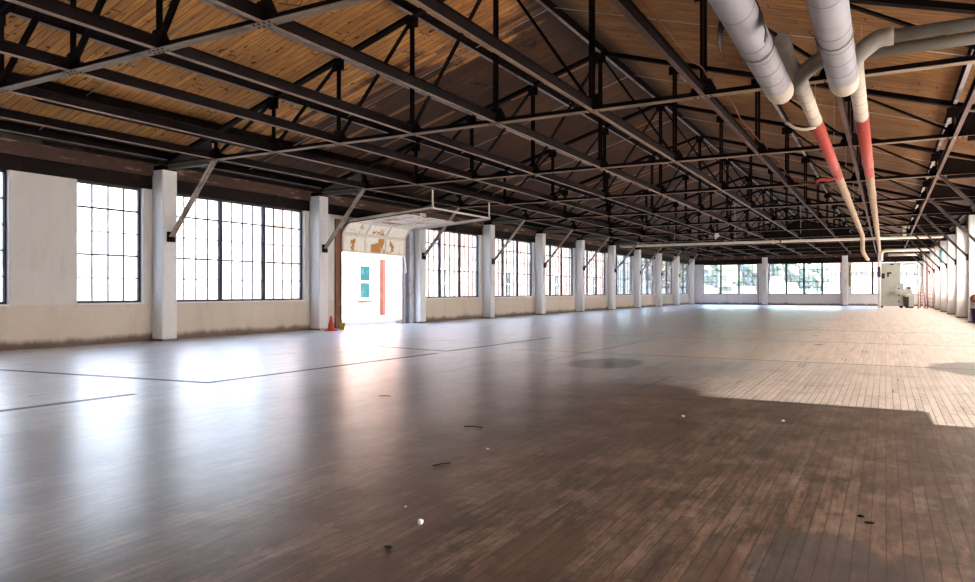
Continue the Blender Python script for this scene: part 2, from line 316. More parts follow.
# ---------------------------------------------------------------- mesh helpers
class MB:
    def __init__(s): s.v = []; s.f = []; s.m = []; s.sm = []
    def add(s, vs, fs, m=0, smooth=False):
        o = len(s.v); s.v += [tuple(v) for v in vs]
        for f in fs: s.f.append([o+i for i in f]); s.m.append(m); s.sm.append(smooth)
        return s
    def box(s, x0, x1, y0, y1, z0, z1, m=0):
        return s.add([(x0,y0,z0),(x1,y0,z0),(x1,y1,z0),(x0,y1,z0),(x0,y0,z1),(x1,y0,z1),(x1,y1,z1),(x0,y1,z1)],
              [(0,3,2,1),(4,5,6,7),(0,1,5,4),(1,2,6,5),(2,3,7,6),(3,0,4,7)], m)
    def cbox(s, c, sx, sy, sz, m=0):
        return s.box(c[0]-sx/2, c[0]+sx/2, c[1]-sy/2, c[1]+sy/2, c[2]-sz/2, c[2]+sz/2, m)
    def prof(s, p, q, pts, up=(0,0,1), ms=None, m=0):
        """extrude a closed 2-D outline (side, up) from p to q; ms: material per outline edge"""
        p = Vector(p); q = Vector(q); d = (q-p).normalized(); u = Vector(up); sd_ = d.cross(u).normalized(); u = sd_.cross(d)
        n = len(pts); vs = []
        for b in (p, q): vs += [b + sd_*a + u*c for a, c in pts]
        o = len(s.v); s.v += [tuple(v) for v in vs]
        area = sum(pts[i][0]*pts[(i+1) % n][1]-pts[(i+1) % n][0]*pts[i][1] for i in range(n))
        for i in range(n):
            j = (i+1) % n; f = [o+i, o+j, o+n+j, o+n+i]
            if area > 0: f.reverse()
            s.f.append(f); s.m.append(ms[i] if ms else m); s.sm.append(False)
        a = [o+i for i in range(n)]; b = [o+n+i for i in range(n)]
        if area > 0: b2 = b; a2 = a[::-1]
        else: b2 = b[::-1]; a2 = a
        # outline caps (concave outlines are fan-safe through ngons)
        s.f += [a2[::-1] if area > 0 else a2[::-1], b2[::-1] if area > 0 else b2[::-1]]; s.m += [m, m]; s.sm += [False, False]
        return s
    def bar(s, p, q, w, h, up=(0,0,1), m=0):
        return s.prof(p, q, [(-w/2,-h/2),(w/2,-h/2),(w/2,h/2),(-w/2,h/2)], up, m=m)
    def ibeam(s, p, q, w, h, tf=.014, tw=.01, up=(0,0,1), m=0, mf=0):
        """origin line = bottom centre; the bottom flange's faces take mf"""
        s.prof(p, q, [(-w/2,0),(w/2,0),(w/2,tf),(-w/2,tf)], up, m=mf)
        s.prof(p, q, [(-tw/2,tf),(tw/2,tf),(tw/2,h-tf),(-tw/2,h-tf)], up, m=m)
        s.prof(p, q, [(-w/2,h-tf),(w/2,h-tf),(w/2,h),(-w/2,h)], up, m=m)
        return s
    def dangle(s, p, q, w, h, gap=.014, t=.011, up=(0,0,1), m=0, mf=0):
        """two angles back to back: legs down at the origin line spreading sideways, stems rising"""
        for sg in (-1, 1):
            a = sg*gap/2; b = sg*(gap/2+w); st = sg*(gap/2+t)
            s.prof(p, q, sorted_pts([(a,0),(b,0),(b,t),(a,t)]), up, m=mf)
            s.prof(p, q, sorted_pts([(a,t),(st,t),(st,h),(a,h)]), up, m=m)
        return s
    def tube(s, path, r, n=10, m=0, cap=True, rs=None):
        path = [Vector(p) for p in path]; k = len(path); rings = []
        prev = None; o = len(s.v)
        for i, p in enumerate(path):
            if i == 0: d = path[1]-p
            elif i == k-1: d = p-path[-2]
            else: d = (path[i+1]-p).normalized()+(p-path[i-1]).normalized()
            d.normalize()
            if prev is None:
                a = Vector((0,0,1)) if abs(d.z) < .9 else Vector((1,0,0)); u = d.cross(a).normalized()
            else:
                u = (prev - d*prev.dot(d)).normalized()
            prev = u; w = d.cross(u); rr = rs[i] if rs else r
            s.v += [tuple(p + u*math.cos(2*math.pi*j/n)*rr + w*math.sin(2*math.pi*j/n)*rr) for j in range(n)]
        for i in range(k-1):
            for j in range(n):
                j2 = (j+1) % n
                s.f.append([o+i*n+j, o+i*n+j2, o+(i+1)*n+j2, o+(i+1)*n+j]); s.m.append(m); s.sm.append(True)
        if cap:
            s.f.append([o+j for j in range(n)][::-1]); s.f.append([o+(k-1)*n+j for j in range(n)]); s.m += [m, m]; s.sm += [False, False]
        return s
    def lathe(s, c, prof, n=20, m=0, axis='z', smooth=True):
        """prof: (radius, height) pairs"""
        o = len(s.v); c = Vector(c)
        for r_, h_ in prof:
            for j in range(n):
                a = 2*math.pi*j/n; x = r_*math.cos(a); y = r_*math.sin(a)
                v = {'z': (x, y, h_), 'y': (x, h_, -y), 'x': (h_, x, y)}[axis]
                s.v.append(tuple(c+Vector(v)))
        for i in range(len(prof)-1):
            for j in range(n):
                j2 = (j+1) % n
                s.f.append([o+i*n+j, o+i*n+j2, o+(i+1)*n+j2, o+(i+1)*n+j]); s.m.append(m); s.sm.append(smooth)
        s.f.append([o+j for j in range(n)][::-1]); s.f.append([o+(len(prof)-1)*n+j for j in range(n)]); s.m += [m, m]; s.sm += [False]*2
        return s
    def build(s, name, mats, parent=None, loc=(0,0,0)):
        me = bpy.data.meshes.new(name); off = Vector(loc)
        me.from_pydata([tuple(Vector(v)-off) for v in s.v], [], s.f)
        if not isinstance(mats, (list, tuple)): mats = [mats]
        for q in mats: me.materials.append(q)
        me.polygons.foreach_set('material_index', s.m); me.polygons.foreach_set('use_smooth', s.sm)
        me.update()
        o = bpy.data.objects.new(name, me); S.collection.objects.link(o)
        if parent is not None: o.parent = parent; o.location = off - parent_origin(parent)
        else: o.location = off
        return o
def sorted_pts(p):
    a = sum(p[i][0]*p[(i+1) % 4][1]-p[(i+1) % 4][0]*p[i][1] for i in range(4))
    return p if a > 0 else p[::-1]
def parent_origin(p):
    v = Vector((0,0,0))
    while p is not None: v += p.location; p = p.parent
    return v
def tag(o, label, cat, group=None, kind=None):
    o['label'] = label; o['category'] = cat
    if group: o['group'] = group
    if kind: o['kind'] = kind
    return o
def thing(name, label, cat, loc=(0,0,0), group=None, kind=None):
    o = bpy.data.objects.new(name, None); S.collection.objects.link(o); o.location = loc; o.empty_display_size = .2
    return tag(o, label, cat, group, kind)
def struct(name, mb, mats, loc=(0,0,0)):
    o = mb.build(name, mats, None, loc); o['kind'] = 'structure'; return o
def dup(root, loc, label=None):
    r = root.copy(); S.collection.objects.link(r); r.location = loc
    if label: r['label'] = label
    for ch in root.children:
        c = ch.copy(); S.collection.objects.link(c); c.parent = r
        for g in ch.children:
            d = g.copy(); S.collection.objects.link(d); d.parent = c
    return r
def rounded(pts, rad=.25, n=5):
    pts = [Vector(p) for p in pts]; out = [pts[0]]
    for i in range(1, len(pts)-1):
        a, b, c = pts[i-1], pts[i], pts[i+1]
        r_ = min(rad, (a-b).length*.49, (c-b).length*.49)
        p0 = b+(a-b).normalized()*r_; p1 = b+(c-b).normalized()*r_
        for k in range(n+1):
            t_ = k/n; out.append(p0*(1-t_)**2 + b*2*t_*(1-t_) + p1*t_**2)
    out.append(pts[-1]); return out
ORD = ['first','second','third','fourth','fifth','sixth','seventh','eighth','ninth','tenth','eleventh','twelfth','thirteenth']

# ---------------------------------------------------------------- dimensions
XL, XR = -18.9, 3.9            # inner faces of the long walls
XC = -7.5                      # ridge
SP = 6.6; Y0 = 13.85           # bay spacing, a column line
def YK(k): return Y0+SP*k-(.12 if k == -1 else 0)
YB, YF = -6.2, 80.3            # back and far wall inner faces
SILL, HEAD = 1.13, 4.45
PN = 2.24                      # truss panel
def ztop(x): return 8.58-.3*abs(x-XC)
TH = .35
WY0, WY1 = .5, 6.1             # window range within a bay

# ---------------------------------------------------------------- structure
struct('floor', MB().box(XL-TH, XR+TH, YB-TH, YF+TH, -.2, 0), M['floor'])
struct('ground', MB().box(-220, 160, -120, 420, -.6, -.22), M['conc'])
struct('pavement', MB().box(-60, XL-TH, -30, 95, -.22, -.02), M['conc'])
dk = MB()
for sg in (-1, 1):
    xe = XC+sg*11.9; x0, x1 = XC, xe
    za, zb = 8.58+.30, ztop(xe)+.30
    vs_ = [(x0,YB-.4,za),(x1,YB-.4,zb),(x1,YF+.4,zb),(x0,YF+.4,za)]
    vv = vs_+[(a,b,c+.12) for a,b,c in vs_]
    fs = [(0,3,2,1),(4,5,6,7),(0,1,5,4),(1,2,6,5),(2,3,7,6),(3,0,4,7)]
    if sg < 0: fs = [f[::-1] for f in fs]
    dk.add(vv, fs)
struct('ceiling', dk, M['deck'])

def bay_open(side, k):
    """openings (y0, y1, z0, z1, kind) in bay k, from column k to k+1"""
    b = YK(k)
    if side == 'L' and k == -1: return [(b+.6, b+2.55, SILL, HEAD, 'w1'), (b+4.25, b+6.2, SILL, HEAD, 'w1')]
    if side == 'L' and k == 1: return [(b+1.5, b+5.65, 0, 3.70, 'door')]
    return [(b+WY0, b+WY1, SILL, HEAD, 'w3')]
openings = {'L': [], 'R': []}
for k in range(-3, 10):
    openings['L'] += bay_open('L', k)
    openings['R'] += bay_open('R', k) if k >= -3 else []
def long_wall(name, x0, x1, ops):
    mb = MB(); y = YB-TH
    for (a, b, z0, z1, kd) in ops:
        mb.box(x0, x1, y, a, 0, HEAD)
        if z0 > 0: mb.box(x0, x1, a, b, 0, z0)
        if z1 < HEAD: mb.box(x0, x1, a, b, z1, HEAD)
        y = b
    mb.box(x0, x1, y, YF+TH, 0, HEAD)
    struct(name, mb, M['wall'])
long_wall('wall_left', XL-TH, XL, openings['L'])
long_wall('wall_right', XR, XR+TH, openings['R'])
def eave(name, xa, xb, xs):
    struct(name, MB().box(xa, xb, YB-TH, YF+TH, HEAD, 5.34), M['lintel'])
eave('wall_left_upper', XL-TH, XL+.0, 0); eave('wall_right_upper', XR, XR+TH, 0)
struct('trim_1', MB().box(XL, XL+.07, YB, YF, 4.84, 5.2), M['rust'])
struct('trim_2', MB().box(XR-.07, XR, YB, YF, 4.84, 5.2), M['rust'])
struct('trim_3', MB().box(XL, XL+.025, YB, YK(0)-3.4, 5.2, 5.44), M['fascia'])
# end walls
FAR = [(-17.55, -11.9, 3), (-10.75, -3.95, 4), (-3.05, 2.75, 3)]
def end_wall(name, ya, yb, ops, mat):
    mb = MB(); x = XL-TH
    for a, b, n in ops:
        mb.box(x, a, ya, yb, 0, HEAD-.1); mb.box(a, b, ya, yb, 0, SILL); x = b
    mb.box(x, XR+TH, ya, yb, 0, HEAD-.1)
    struct(name, mb, mat)
    g = MB(); pts = [(XL-TH, HEAD-.1), (XR+TH, HEAD-.1), (XR+TH, ztop(XR+TH)+.3), (XC, 8.88), (XL-TH, ztop(XL-TH)+.3)]
    n = len(pts); vv = [(a, ya, b) for a, b in pts]+[(a, yb, b) for a, b in pts]
    fs = [tuple(range(n))[::1], tuple(range(2*n-1, n-1, -1))]+[(i, n+i, n+(i+1) % n, (i+1) % n) for i in range(n)]
    g.add(vv, fs)
    struct(name+'_gable', g, M['lintel'])
end_wall('wall_far', YF, YF+TH, FAR, M['wall_far'])
end_wall('wall_back', YB-TH, YB, [], M['wall'])
struct('trim_4', MB().box(XL, XR, YF-.07, YF, 4.84, 5.2), M['rust'])

# windows ---------------------------------------------------------------
wcount = [0]
def make_window(cx, cy, length, nsec, along, z0=SILL, z1=HEAD, rows=5, cols=4):
    """window whose empty stands at its sill centre; along = 'y' or 'x'"""
    wcount[0] += 1
    w = bpy.data.objects.new('window_%d' % wcount[0], None); S.collection.objects.link(w)
    w.location = (cx, cy, z0); w['kind'] = 'structure'
    if along == 'x': w.rotation_euler = (0, 0, R(-90))
    h = z1-z0; L2 = length/2; mw = .05 if along == 'y' else .085
    def q(mb, name, mat, par, loc=(0,0,0)):
        me = mb.build(name, mat); me.parent = par; return me
    fr = MB(); e = .05
    fr.box(-.05, .05, -L2, L2, 0, e).box(-.05, .05, -L2, L2, h-e, h).box(-.05, .05, -L2, -L2+e, e, h-e).box(-.05, .05, L2-e, L2, e, h-e)
    q(fr, 'window_frame', M['sash'], w)
    q(MB().box(-.17, .19, -L2, L2, -.045, .0), 'window_sill', M['white'], w)
    sw = length/nsec
    for i in range(nsec):
        a = -L2+i*sw; b = a+sw
        if i: q(MB().box(-.07, .07, a-mw, a+mw, 0.0, h), 'mullion', M['sash'], w)
        ss = MB(); ia, ib = a+.045, b-.045; cw = (ib-ia)/cols; rh = (h-2*e)/rows
        for c in range(cols+1): ss.box(-.022, .022, ia+c*cw-.017, ia+c*cw+.017, e, h-e)
        for r_ in range(rows+1):
            t_ = .026 if r_ in (2, 4) else .015
            ss.box(-.024, .024, ia, ib, e+r_*rh-t_/1, e+r_*rh+t_/1)
        so = q(ss, 'sash', M['sash'], w)
        q(MB().box(-.003, .003, ia, ib, e, h-e), 'glass', M['glass'], so)
    return w
_diffusing = {}
def diffusing(me):
    if me.name not in _diffusing:
        d = me.copy(); d.materials[0] = M['diffusing_glass']; _diffusing[me.name] = d
    return _diffusing[me.name]
def dup_window(src, loc, rz=None):
    wcount[0] += 1
    r = dup(src, loc); r.name = 'window_%d' % wcount[0]
    if rz is not None: r.rotation_euler = (0, 0, rz)
    if rz:                                                        # right wall panes get an added coating that diffuses sunlight
        for so in r.children:
            for g in so.children:
                if g.name.startswith('glass'): g.data = diffusing(g.data)
    return r
w3 = w1 = None
for side, xw in (('L', XL-.17), ('R', XR+.17)):
    for (a, b, z0, z1, kd) in openings[side]:
        if kd == 'door': continue
        c = (xw, (a+b)/2, SILL); rz = 0 if side == 'L' else math.pi
        if kd == 'w3':
            if w3 is None: w3 = make_window(c[0], c[1], b-a, 3, 'y')
            else: dup_window(w3, c, rz)
        else:
            if w1 is None: w1 = make_window(c[0], c[1], b-a, 1, 'y')
            else: dup_window(w1, c, rz)
for a, b, n in FAR: make_window((a+b)/2, YF+.17, b-a, n, 'x', SILL, HEAD-.1)

# columns ----------------------------------------------------------------
def make_column(label, loc, sgn, group):
    t = thing('concrete_column', label, 'column', loc, group)
    mb = MB(); a = .25; ch = .03; zt = 5.0
    pts = [(-a,-a+ch),(-a+ch,-a),(a-ch,-a),(a,-a+ch),(a,a-ch),(a-ch,a),(-a+ch,a),(-a,a-ch)]
    X, Y, Z = loc
    vv = [(X+p, Y+q_, .0) for p, q_ in pts]+[(X+p, Y+q_, zt) for p, q_ in pts]
    fs = [tuple(range(7, -1, -1)), tuple(range(8, 16))]+[(i, (i+1) % 8, 8+(i+1) % 8, 8+i) for i in range(8)]
    mb.add(vv, fs); mb.build('shaft', M['column'], t, loc)
    MB().box(X-.25, X+.25, Y-.27, Y+.27, 0, .06).build('base_plinth', M['wall'], t, loc)
    MB().box(X-.22, X+.22, Y-.22, Y+.22, 5.0, 5.14).build('bearing_block', M['steel'], t, loc)
    return t
cl = cr = None
for k in range(-2, 11):
    g1 = 'white columns along the left window wall'; g2 = 'white columns along the right window wall'
    y = YK(k)
    if k >= -1:
        n = k+1
        extra = {-1: 'off at the near end of the wall', 0: 'between the short window and the first long window', 1: 'beside the orange traffic cone',
                 2: 'just past the open loading door', 10: 'in the far corner'}.get(k, 'in the row beyond the loading door')
        lab = 'white painted square column on the left wall, %s' % extra
        if k == 10: lab = 'white painted square column standing in the far left corner of the hall'
        if k >= 3 and k < 10: lab = 'white painted column on the left wall, %s past the loading door' % ORD[k-2]
        if cl is None: cl = make_column(lab, (XL+.25, y, 0), 1, g1)
        else: dup(cl, (XL+.25, y, 0), lab)
    if k >= 4:
        lab = 'white painted column on the right wall, %s from the right edge of the photo' % ORD[k-4]
        if cr is None: cr = make_column(lab, (XR-.25, y, 0), -1, g2)
        else: dup(cr, (XR-.25, y, 0), lab)
gf = 'columns on the far wall'
cf = make_column('white column on the far wall between the three-part and four-part windows', (-11.1, YF-.25, 0), 1, gf)
dup(cf, (-3.55, YF-.25, 0), 'white column on the far wall beside the patch of peeling plaster')

# trusses ----------------------------------------------------------------
ZB = 5.14
def make_truss(y, label):
    t = thing('roof_truss', label, 'roof truss', (XC, y, ZB), 'steel trusses carrying the roof')
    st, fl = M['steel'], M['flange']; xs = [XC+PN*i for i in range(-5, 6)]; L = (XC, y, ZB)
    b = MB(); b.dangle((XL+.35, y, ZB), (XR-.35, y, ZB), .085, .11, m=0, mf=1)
    for x in xs[1:-1]:                                            # rivets under the chord at every joint
        for dx in (-.15, -.05, .05, .15):
            for dy in (-.05, .05):
                b.lathe((x+dx, y+dy, ZB-.010), [(.010, 0), (.019, .004), (.021, .011)], 6, 0)
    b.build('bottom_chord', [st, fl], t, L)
    for sg in (-1, 1):
        xe = XC+sg*11.05
        MB().dangle((XC, y, 8.58-.02), (xe, y, ztop(xe)-.02), .08, .13, up=(0, 0, -1) if 0 else (0,0,1)).build('top_chord', st, t, L)
        # heel plate between the chords over the column
        x1 = XC+sg*(PN*4+.15); x0 = XC+sg*11.05
        z1 = ztop(x1); vv = []
        for yy in (y-.007, y+.007): vv += [(x0, yy, ZB+.10), (x1, yy, ZB+.10), (x1, yy, min(z1, ZB+.62)), (x0, yy, ztop(x0))]
        fs = [(0,1,2,3),(7,6,5,4),(0,4,5,1),(1,5,6,2),(2,6,7,3),(3,7,4,0)]
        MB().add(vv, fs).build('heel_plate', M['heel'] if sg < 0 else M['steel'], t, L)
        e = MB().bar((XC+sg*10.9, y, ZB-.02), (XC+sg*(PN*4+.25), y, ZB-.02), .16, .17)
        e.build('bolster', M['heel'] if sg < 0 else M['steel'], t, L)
    for i in range(-4, 5):
        x = XC+PN*i
        v = MB(); v.dangle((x, y, ZB+.02), (x, y, ztop(x)), .06, .06, up=(0, 1, 0)); v.build('vertical_web', st, t, L)
        gp = MB(); w_ = .24
        gp.add([(x-w_, y-.009, ZB+.02), (x+w_, y-.009, ZB+.02), (x+w_, y-.009, ZB+.14), (x+.13, y-.009, ZB+.34), (x-.13, y-.009, ZB+.34), (x-w_, y-.009, ZB+.14),
                (x-w_, y+.009, ZB+.02), (x+w_, y+.009, ZB+.02), (x+w_, y+.009, ZB+.14), (x+.13, y+.009, ZB+.34), (x-.13, y+.009, ZB+.34), (x-w_, y+.009, ZB+.14)],
               [(0,1,2,3,4,5),(11,10,9,8,7,6)]+[(j, 6+j, 6+(j+1) % 6, (j+1) % 6) for j in range(6)])
        zt = ztop(x)
        gp.build('gusset_plate', st, t, L)
        MB().box(x-.17, x+.17, y-.009, y+.009, zt-.26, zt-.02).build('top_gusset_plate', st, t, L)
    for i in range(-4, 0):
        for sg in (1, -1):
            xa = XC+sg*PN*i; xb = XC+sg*PN*(i+1)
            d = MB(); d.dangle((xa, y, ZB+.1), (xb, y, ztop(xb)-.06), .055, .055); d.build('diagonal_web', st, t, L)
    return t
tr = None
for k in range(-1, 10):
    lab = '%s dark steel roof truss from the camera, above %s' % (
        {-1:'nearest', 0:'second', 1:'third', 2:'fourth', 3:'fifth', 4:'sixth', 5:'seventh', 6:'eighth', 7:'ninth', 8:'tenth', 9:'farthest'}[k],
        {-1:'the dark near floor', 0:'the first full left column', 1:'the traffic cone', 2:'the column past the loading door'}.get(k, 'the far half of the floor'))
    if tr is None: tr = make_truss(YK(k), lab)
    else: dup(tr, (XC, YK(k), ZB), lab)

# knee braces
def make_brace(sg, y, label, group):
    xc = XC+sg*10.82; xn = XC+sg*(PN*4)
    t = thing('knee_brace', label, 'brace', (xc, y, 3.05), group)
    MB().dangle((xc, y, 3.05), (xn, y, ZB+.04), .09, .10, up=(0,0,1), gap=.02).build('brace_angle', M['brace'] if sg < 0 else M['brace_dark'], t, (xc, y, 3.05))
    MB().box(min(xc, XC+sg*10.895), max(xc, XC+sg*10.895), y-.12, y+.12, 2.9, 3.2).build('foot_plate', M['steel'], t, (xc, y, 3.05))
    return t
bl = brt = None
for k in range(0, 10):
    where = {0:'first full column of the left wall', 1:'left column beside the traffic cone', 2:'left column just past the loading door'}.get(k, '%s left column past the loading door' % ORD[k-2])
    lab = 'slanting steel knee brace on the %s' % where
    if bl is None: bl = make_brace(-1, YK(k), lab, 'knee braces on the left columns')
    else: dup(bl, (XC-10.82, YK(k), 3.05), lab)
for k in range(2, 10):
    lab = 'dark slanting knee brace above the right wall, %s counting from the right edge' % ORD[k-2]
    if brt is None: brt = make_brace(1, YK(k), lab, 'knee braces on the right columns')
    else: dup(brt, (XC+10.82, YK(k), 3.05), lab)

# longitudinal beams at the bottom chord and purlins under the deck
desc = {-4:'nearest the left wall', -3:'second from the left wall', -2:'third from the left wall', -1:'fourth from the left wall', 0:'under the roof ridge',
        1:'first right of the ridge', 2:'carrying the reddish cables', 3:'running above and between the two insulated pipes', 4:'nearest the right wall'}
for i in range(-4, 5):
    x = XC+PN*i
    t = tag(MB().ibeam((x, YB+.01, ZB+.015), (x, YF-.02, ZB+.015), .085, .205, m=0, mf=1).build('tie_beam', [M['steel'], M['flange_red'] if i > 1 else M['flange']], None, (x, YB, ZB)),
            'long low steel beam along the hall, %s' % desc[i], 'beam', 'lengthwise beams at bottom chord level')
pd = {-5:'lowest on the left slope above the wall', -4:'second from the left eave', -3:'third from the left eave', -2:'fourth from the left eave', -1:'just left of the ridge', 0:'at the ridge',
      1:'just right of the ridge', 2:'second right of the ridge', 3:'third right of the ridge', 4:'above the right tie beam', 5:'lowest on the right slope above the wall'}
for i in range(-5, 6):
    x = XC+PN*i*(.985 if abs(i) == 5 else 1); z = ztop(x)+.05
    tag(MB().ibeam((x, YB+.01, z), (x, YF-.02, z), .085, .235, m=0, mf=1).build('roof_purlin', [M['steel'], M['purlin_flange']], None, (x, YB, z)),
        'long roof purlin under the boards, %s' % pd[i], 'purlin', 'purlins under the roof boards')
# sag rods, one line per slope and bay
for k in range(-2, 9):
    for sg in (-1, 1):
        y = YK(k)+3.0; p = [(XC+sg*.1, y, ztop(XC)+.17-.03), (XC+sg*10.9, y, ztop(XC+sg*10.9)+.17)]
        tag(MB().tube(p, .013, 6).build('sag_rod', M['cable'], None, p[0]),
            'thin rod tying the purlins of the %s slope, %s bay from the camera' % ('left' if sg < 0 else 'right', ORD[k+2]), 'rod', 'thin rods between the purlins')

# ---------------------------------------------------------------- loading door
DY0, DY1 = YK(1)+1.5, YK(1)+5.65
struct('trim_5', MB().box(XL, XL+.07, DY0-.34, DY0-.02, 0, 4.3), M['jamb'])
struct('trim_6', MB().box(XL, XL+.07, DY1+.02, DY1+.16, 0, 4.1), M['jamb'])
struct('trim_7', MB().box(XL, XL+.22, DY1+.28, DY1+.62, 0, 4.83), M['galv'])
od = thing('overhead_door', 'cream sectional loading door with peeling paint, pulled up on its tracks over the left opening', 'overhead door', (XL, (DY0+DY1)/2, 3.0))
path = [(XL+.13, 3.0), (XL+.13, 3.76), (XL+.50, 4.24), (XL+1.22, 4.30), (XL+1.96, 4.36), (XL+2.70, 4.42)]
for i in range(5):
    (xa, za), (xb, zb) = path[i], path[i+1]
    d = Vector((xb-xa, 0, zb-za)).normalized(); nrm = Vector((-d.z, 0, d.x))   # towards the outside / up
    p = MB(); a = Vector((xa, 0, za))+d*.01; b = Vector((xb, 0, zb))-d*.01
    yc = (DY0+DY1)/2; wd = DY1-DY0+.06
    def bd(p, a, b, y0, y1, t0, t1, m=0):
        vv = []
        for yy in (y0, y1):
            for q in (a+nrm*t0, b+nrm*t0, b+nrm*t1, a+nrm*t1): vv.append((q.x, yy, q.z))
        p.add(vv, [(0,1,2,3),(7,6,5,4),(0,4,5,1),(1,5,6,2),(2,6,7,3),(3,7,4,0)], m)
    bd(p, a, b, yc-wd/2, yc+wd/2, .0, .03, 0)
    for j in range(4):                                             # stiles
        ys = yc-wd/2+.05+(wd-.1)*j/3; bd(p, a, b, ys-.04, ys+.04, -.022, 0, 1)
    bd(p, a, a+d*.07, yc-wd/2, yc+wd/2, -.02, 0, 1); bd(p, b-d*.07, b, yc-wd/2, yc+wd/2, -.02, 0, 1)
    o = p.build('door_panel', [M['peel'], M['cream']], od, (xa, yc, za))
    if i == 0: o['label'] = 'lowest panel hanging upright with orange bare wood showing'
for y in (DY0-.06, DY1+.06):
    tk = MB().tube(rounded([(XL+.10, y, .02), (XL+.10, y, 4.12), (XL+4.45, y, 4.46)], .55, 8), .028, 8)
    tk.build('track', M['galv'] if y > 24 else M['jamb'], od, (XL+.1, y, 0))
    MB().bar((XL+1.0, y, 4.24), (XL+4.47, y, 4.52), .05, .07).build('track_angle', M['cream'], od, (XL+1.1, y, 4.2))
    MB().bar((XL+4.42, y, 4.46), (XL+4.42, y, 5.16), .045, .045, (1,0,0)).build('track_hanger', M['cream'], od, (XL+4.4, y, 4.5))
MB().bar((XL+4.42, DY0-.06, 4.50), (XL+4.42, DY1+.06, 4.50), .05, .06).build('track_crossbar', M['cream'], od, (XL+4.4, DY0, 4.5))
MB().tube(rounded([(XL+.12, DY1-.02, 3.05), (XL+.22, DY1-.05, 2.75), (XL+.3, DY1-.1, 2.3), (XL+.2, DY1-.08, 2.25)], .1), .025, 6).build('pull_strap', M['white'], od, (XL+.2, DY1, 2.6))

# traffic cone and what lies near it
cn = thing('traffic_cone', 'orange traffic cone standing by the column left of the loading door', 'traffic cone', (-17.75, 20.1, 0))
MB().box(-17.92, -17.58, 19.93, 20.27, 0, .035).build('cone_base', M['orange'], cn, (-17.75, 20.1, 0))
MB().lathe((-17.75, 20.1, .035), [(.13, 0), (.125, .02), (.075, .26), (.03, .50), (.018, .51), (.01, .50)], 20).build('cone_body', M['orange'], cn, (-17.75, 20.1, 0))
bk = thing('plastic_bucket', 'small yellow plastic bucket on the floor right of the orange cone', 'bucket', (-17.95, 20.95, 0))
MB().lathe((-17.95, 20.95, 0), [(.09, 0), (.12, .24), (.128, .24), (.128, .26), (.11, .26), (.085, .02)], 16).build('bucket_body', M['yellow'], bk, (-17.95, 20.95, 0))
MB().tube([(-18.07, 20.95, .23), (-18.05, 20.90, .14), (-17.95, 20.86, .10), (-17.85, 20.90, .14), (-17.83, 20.95, .23)], .006, 6).build('handle', M['black'], bk, (-17.95, 20.95, .2))

def lump(c, rx, ry, rz, seed, n=9, m=6, k=.35):
    rnd = random.Random(seed); mb = MB(); v = []; f = []
    for i in range(1, m):
        for j in range(n):
            a = 2*math.pi*j/n; b = math.pi*i/m; q = 1+k*(rnd.random()-.5)*2
            v.append((c[0]+rx*q*math.sin(b)*math.cos(a), c[1]+ry*q*math.sin(b)*math.sin(a), max(c[2]+.0005, c[2]+rz*(1+q*math.cos(b)))))
    v += [(c[0], c[1], c[2]+2*rz), (c[0], c[1], c[2]+.0005)]; T = len(v)-2
    for i in range(m-2):
        for j in range(n): f.append((i*n+j, (i+1)*n+j, (i+1)*n+(j+1) % n, i*n+(j+1) % n))
    for j in range(n): f.append((j, (j+1) % n, T)); f.append(((m-2)*n+(j+1) % n, (m-2)*n+j, T+1))
    return mb.add(v, f)
tag(lump((-2.54, 3.70, 0), .017, .017, .018, 3).build('crumpled_paper', M['white'], None, (-2.54, 3.7, 0)), 'small white crumpled scrap of paper on the brown floor in front', 'paper scrap')
tag(lump((-2.47, 3.28, 0), .026, .010, .006, 4).build('rubber_chip', M['black'], None, (-2.47, 3.28, 0)), 'small flat black chip on the floor below the crumpled white scrap', 'chip')
tag(lump((-.14, 5.20, 0), .02, .014, .008, 5).build('tar_crumb', M['black'], None, (-.14, 5.2, 0)), 'upper of two black crumbs on the dark floor at lower right', 'crumb', 'black crumbs on the dark floor')
tag(lump((-.09, 5.08, 0), .026, .016, .008, 6).build('tar_crumb', M['black'], None, (-.09, 5.08, 0)), 'larger lower one of two black crumbs on the dark floor', 'crumb', 'black crumbs on the dark floor')
lf = lump((-16.6, 20.0, 0), .16, .07, .012, 8, 9, 5, .5).build('dry_leaf', M['leafg'], None, (-16.6, 20, 0)); tag(lf, 'greenish dry leaf clump on the floor in front of the loading door', 'leaf')
for q, (x, y, s_, lab) in enumerate([(-5.35, 8.35, .02, 'tiny white chip on the floor beyond the middle seam'), (-3.2, 5.75, .016, 'tiny pale chip on the brown floor at centre'),
        (-2.05, 8.35, .018, 'white speck on the brown floor near the corner of the dark patch'), (-1.0, 8.6, .018, 'white speck right of the other on the dark brown boards'),
        (-2.83, 3.95, .009, 'tiny pale speck left of the crumpled paper scrap')]):
    tag(lump((x, y, 0), s_, s_, s_*.5, 20+q).build('paint_chip', M['white'], None, (x, y, 0)), lab, 'chip', 'pale paint chips on the floor')
for q, (x, y, l, a, lab) in enumerate([(-14.7, 26.8, .42, .9, 'dark stick lying on the pale floor beyond the loading door'), (-6.05, 7.95, .16, .4, 'short dark splinter on the floor near the left seam'),
        (-3.25, 5.05, .17, 1.1, 'thin dark splinter near the centre of the brown floor'), (-3.85, 6.6, .2, .2, 'thin dark splinter on the floor near the window reflection')]):
    l *= .5; dx, dy = l*math.cos(a), l*math.sin(a)
    tag(MB().tube([(x-dx, y-dy, .008), (x, y+.01, .012), (x+dx, y+dy, .008)], .005, 6).build('wood_splinter', M['steel'], None, (x, y, 0)), lab, 'splinter', 'splinters on the floor')

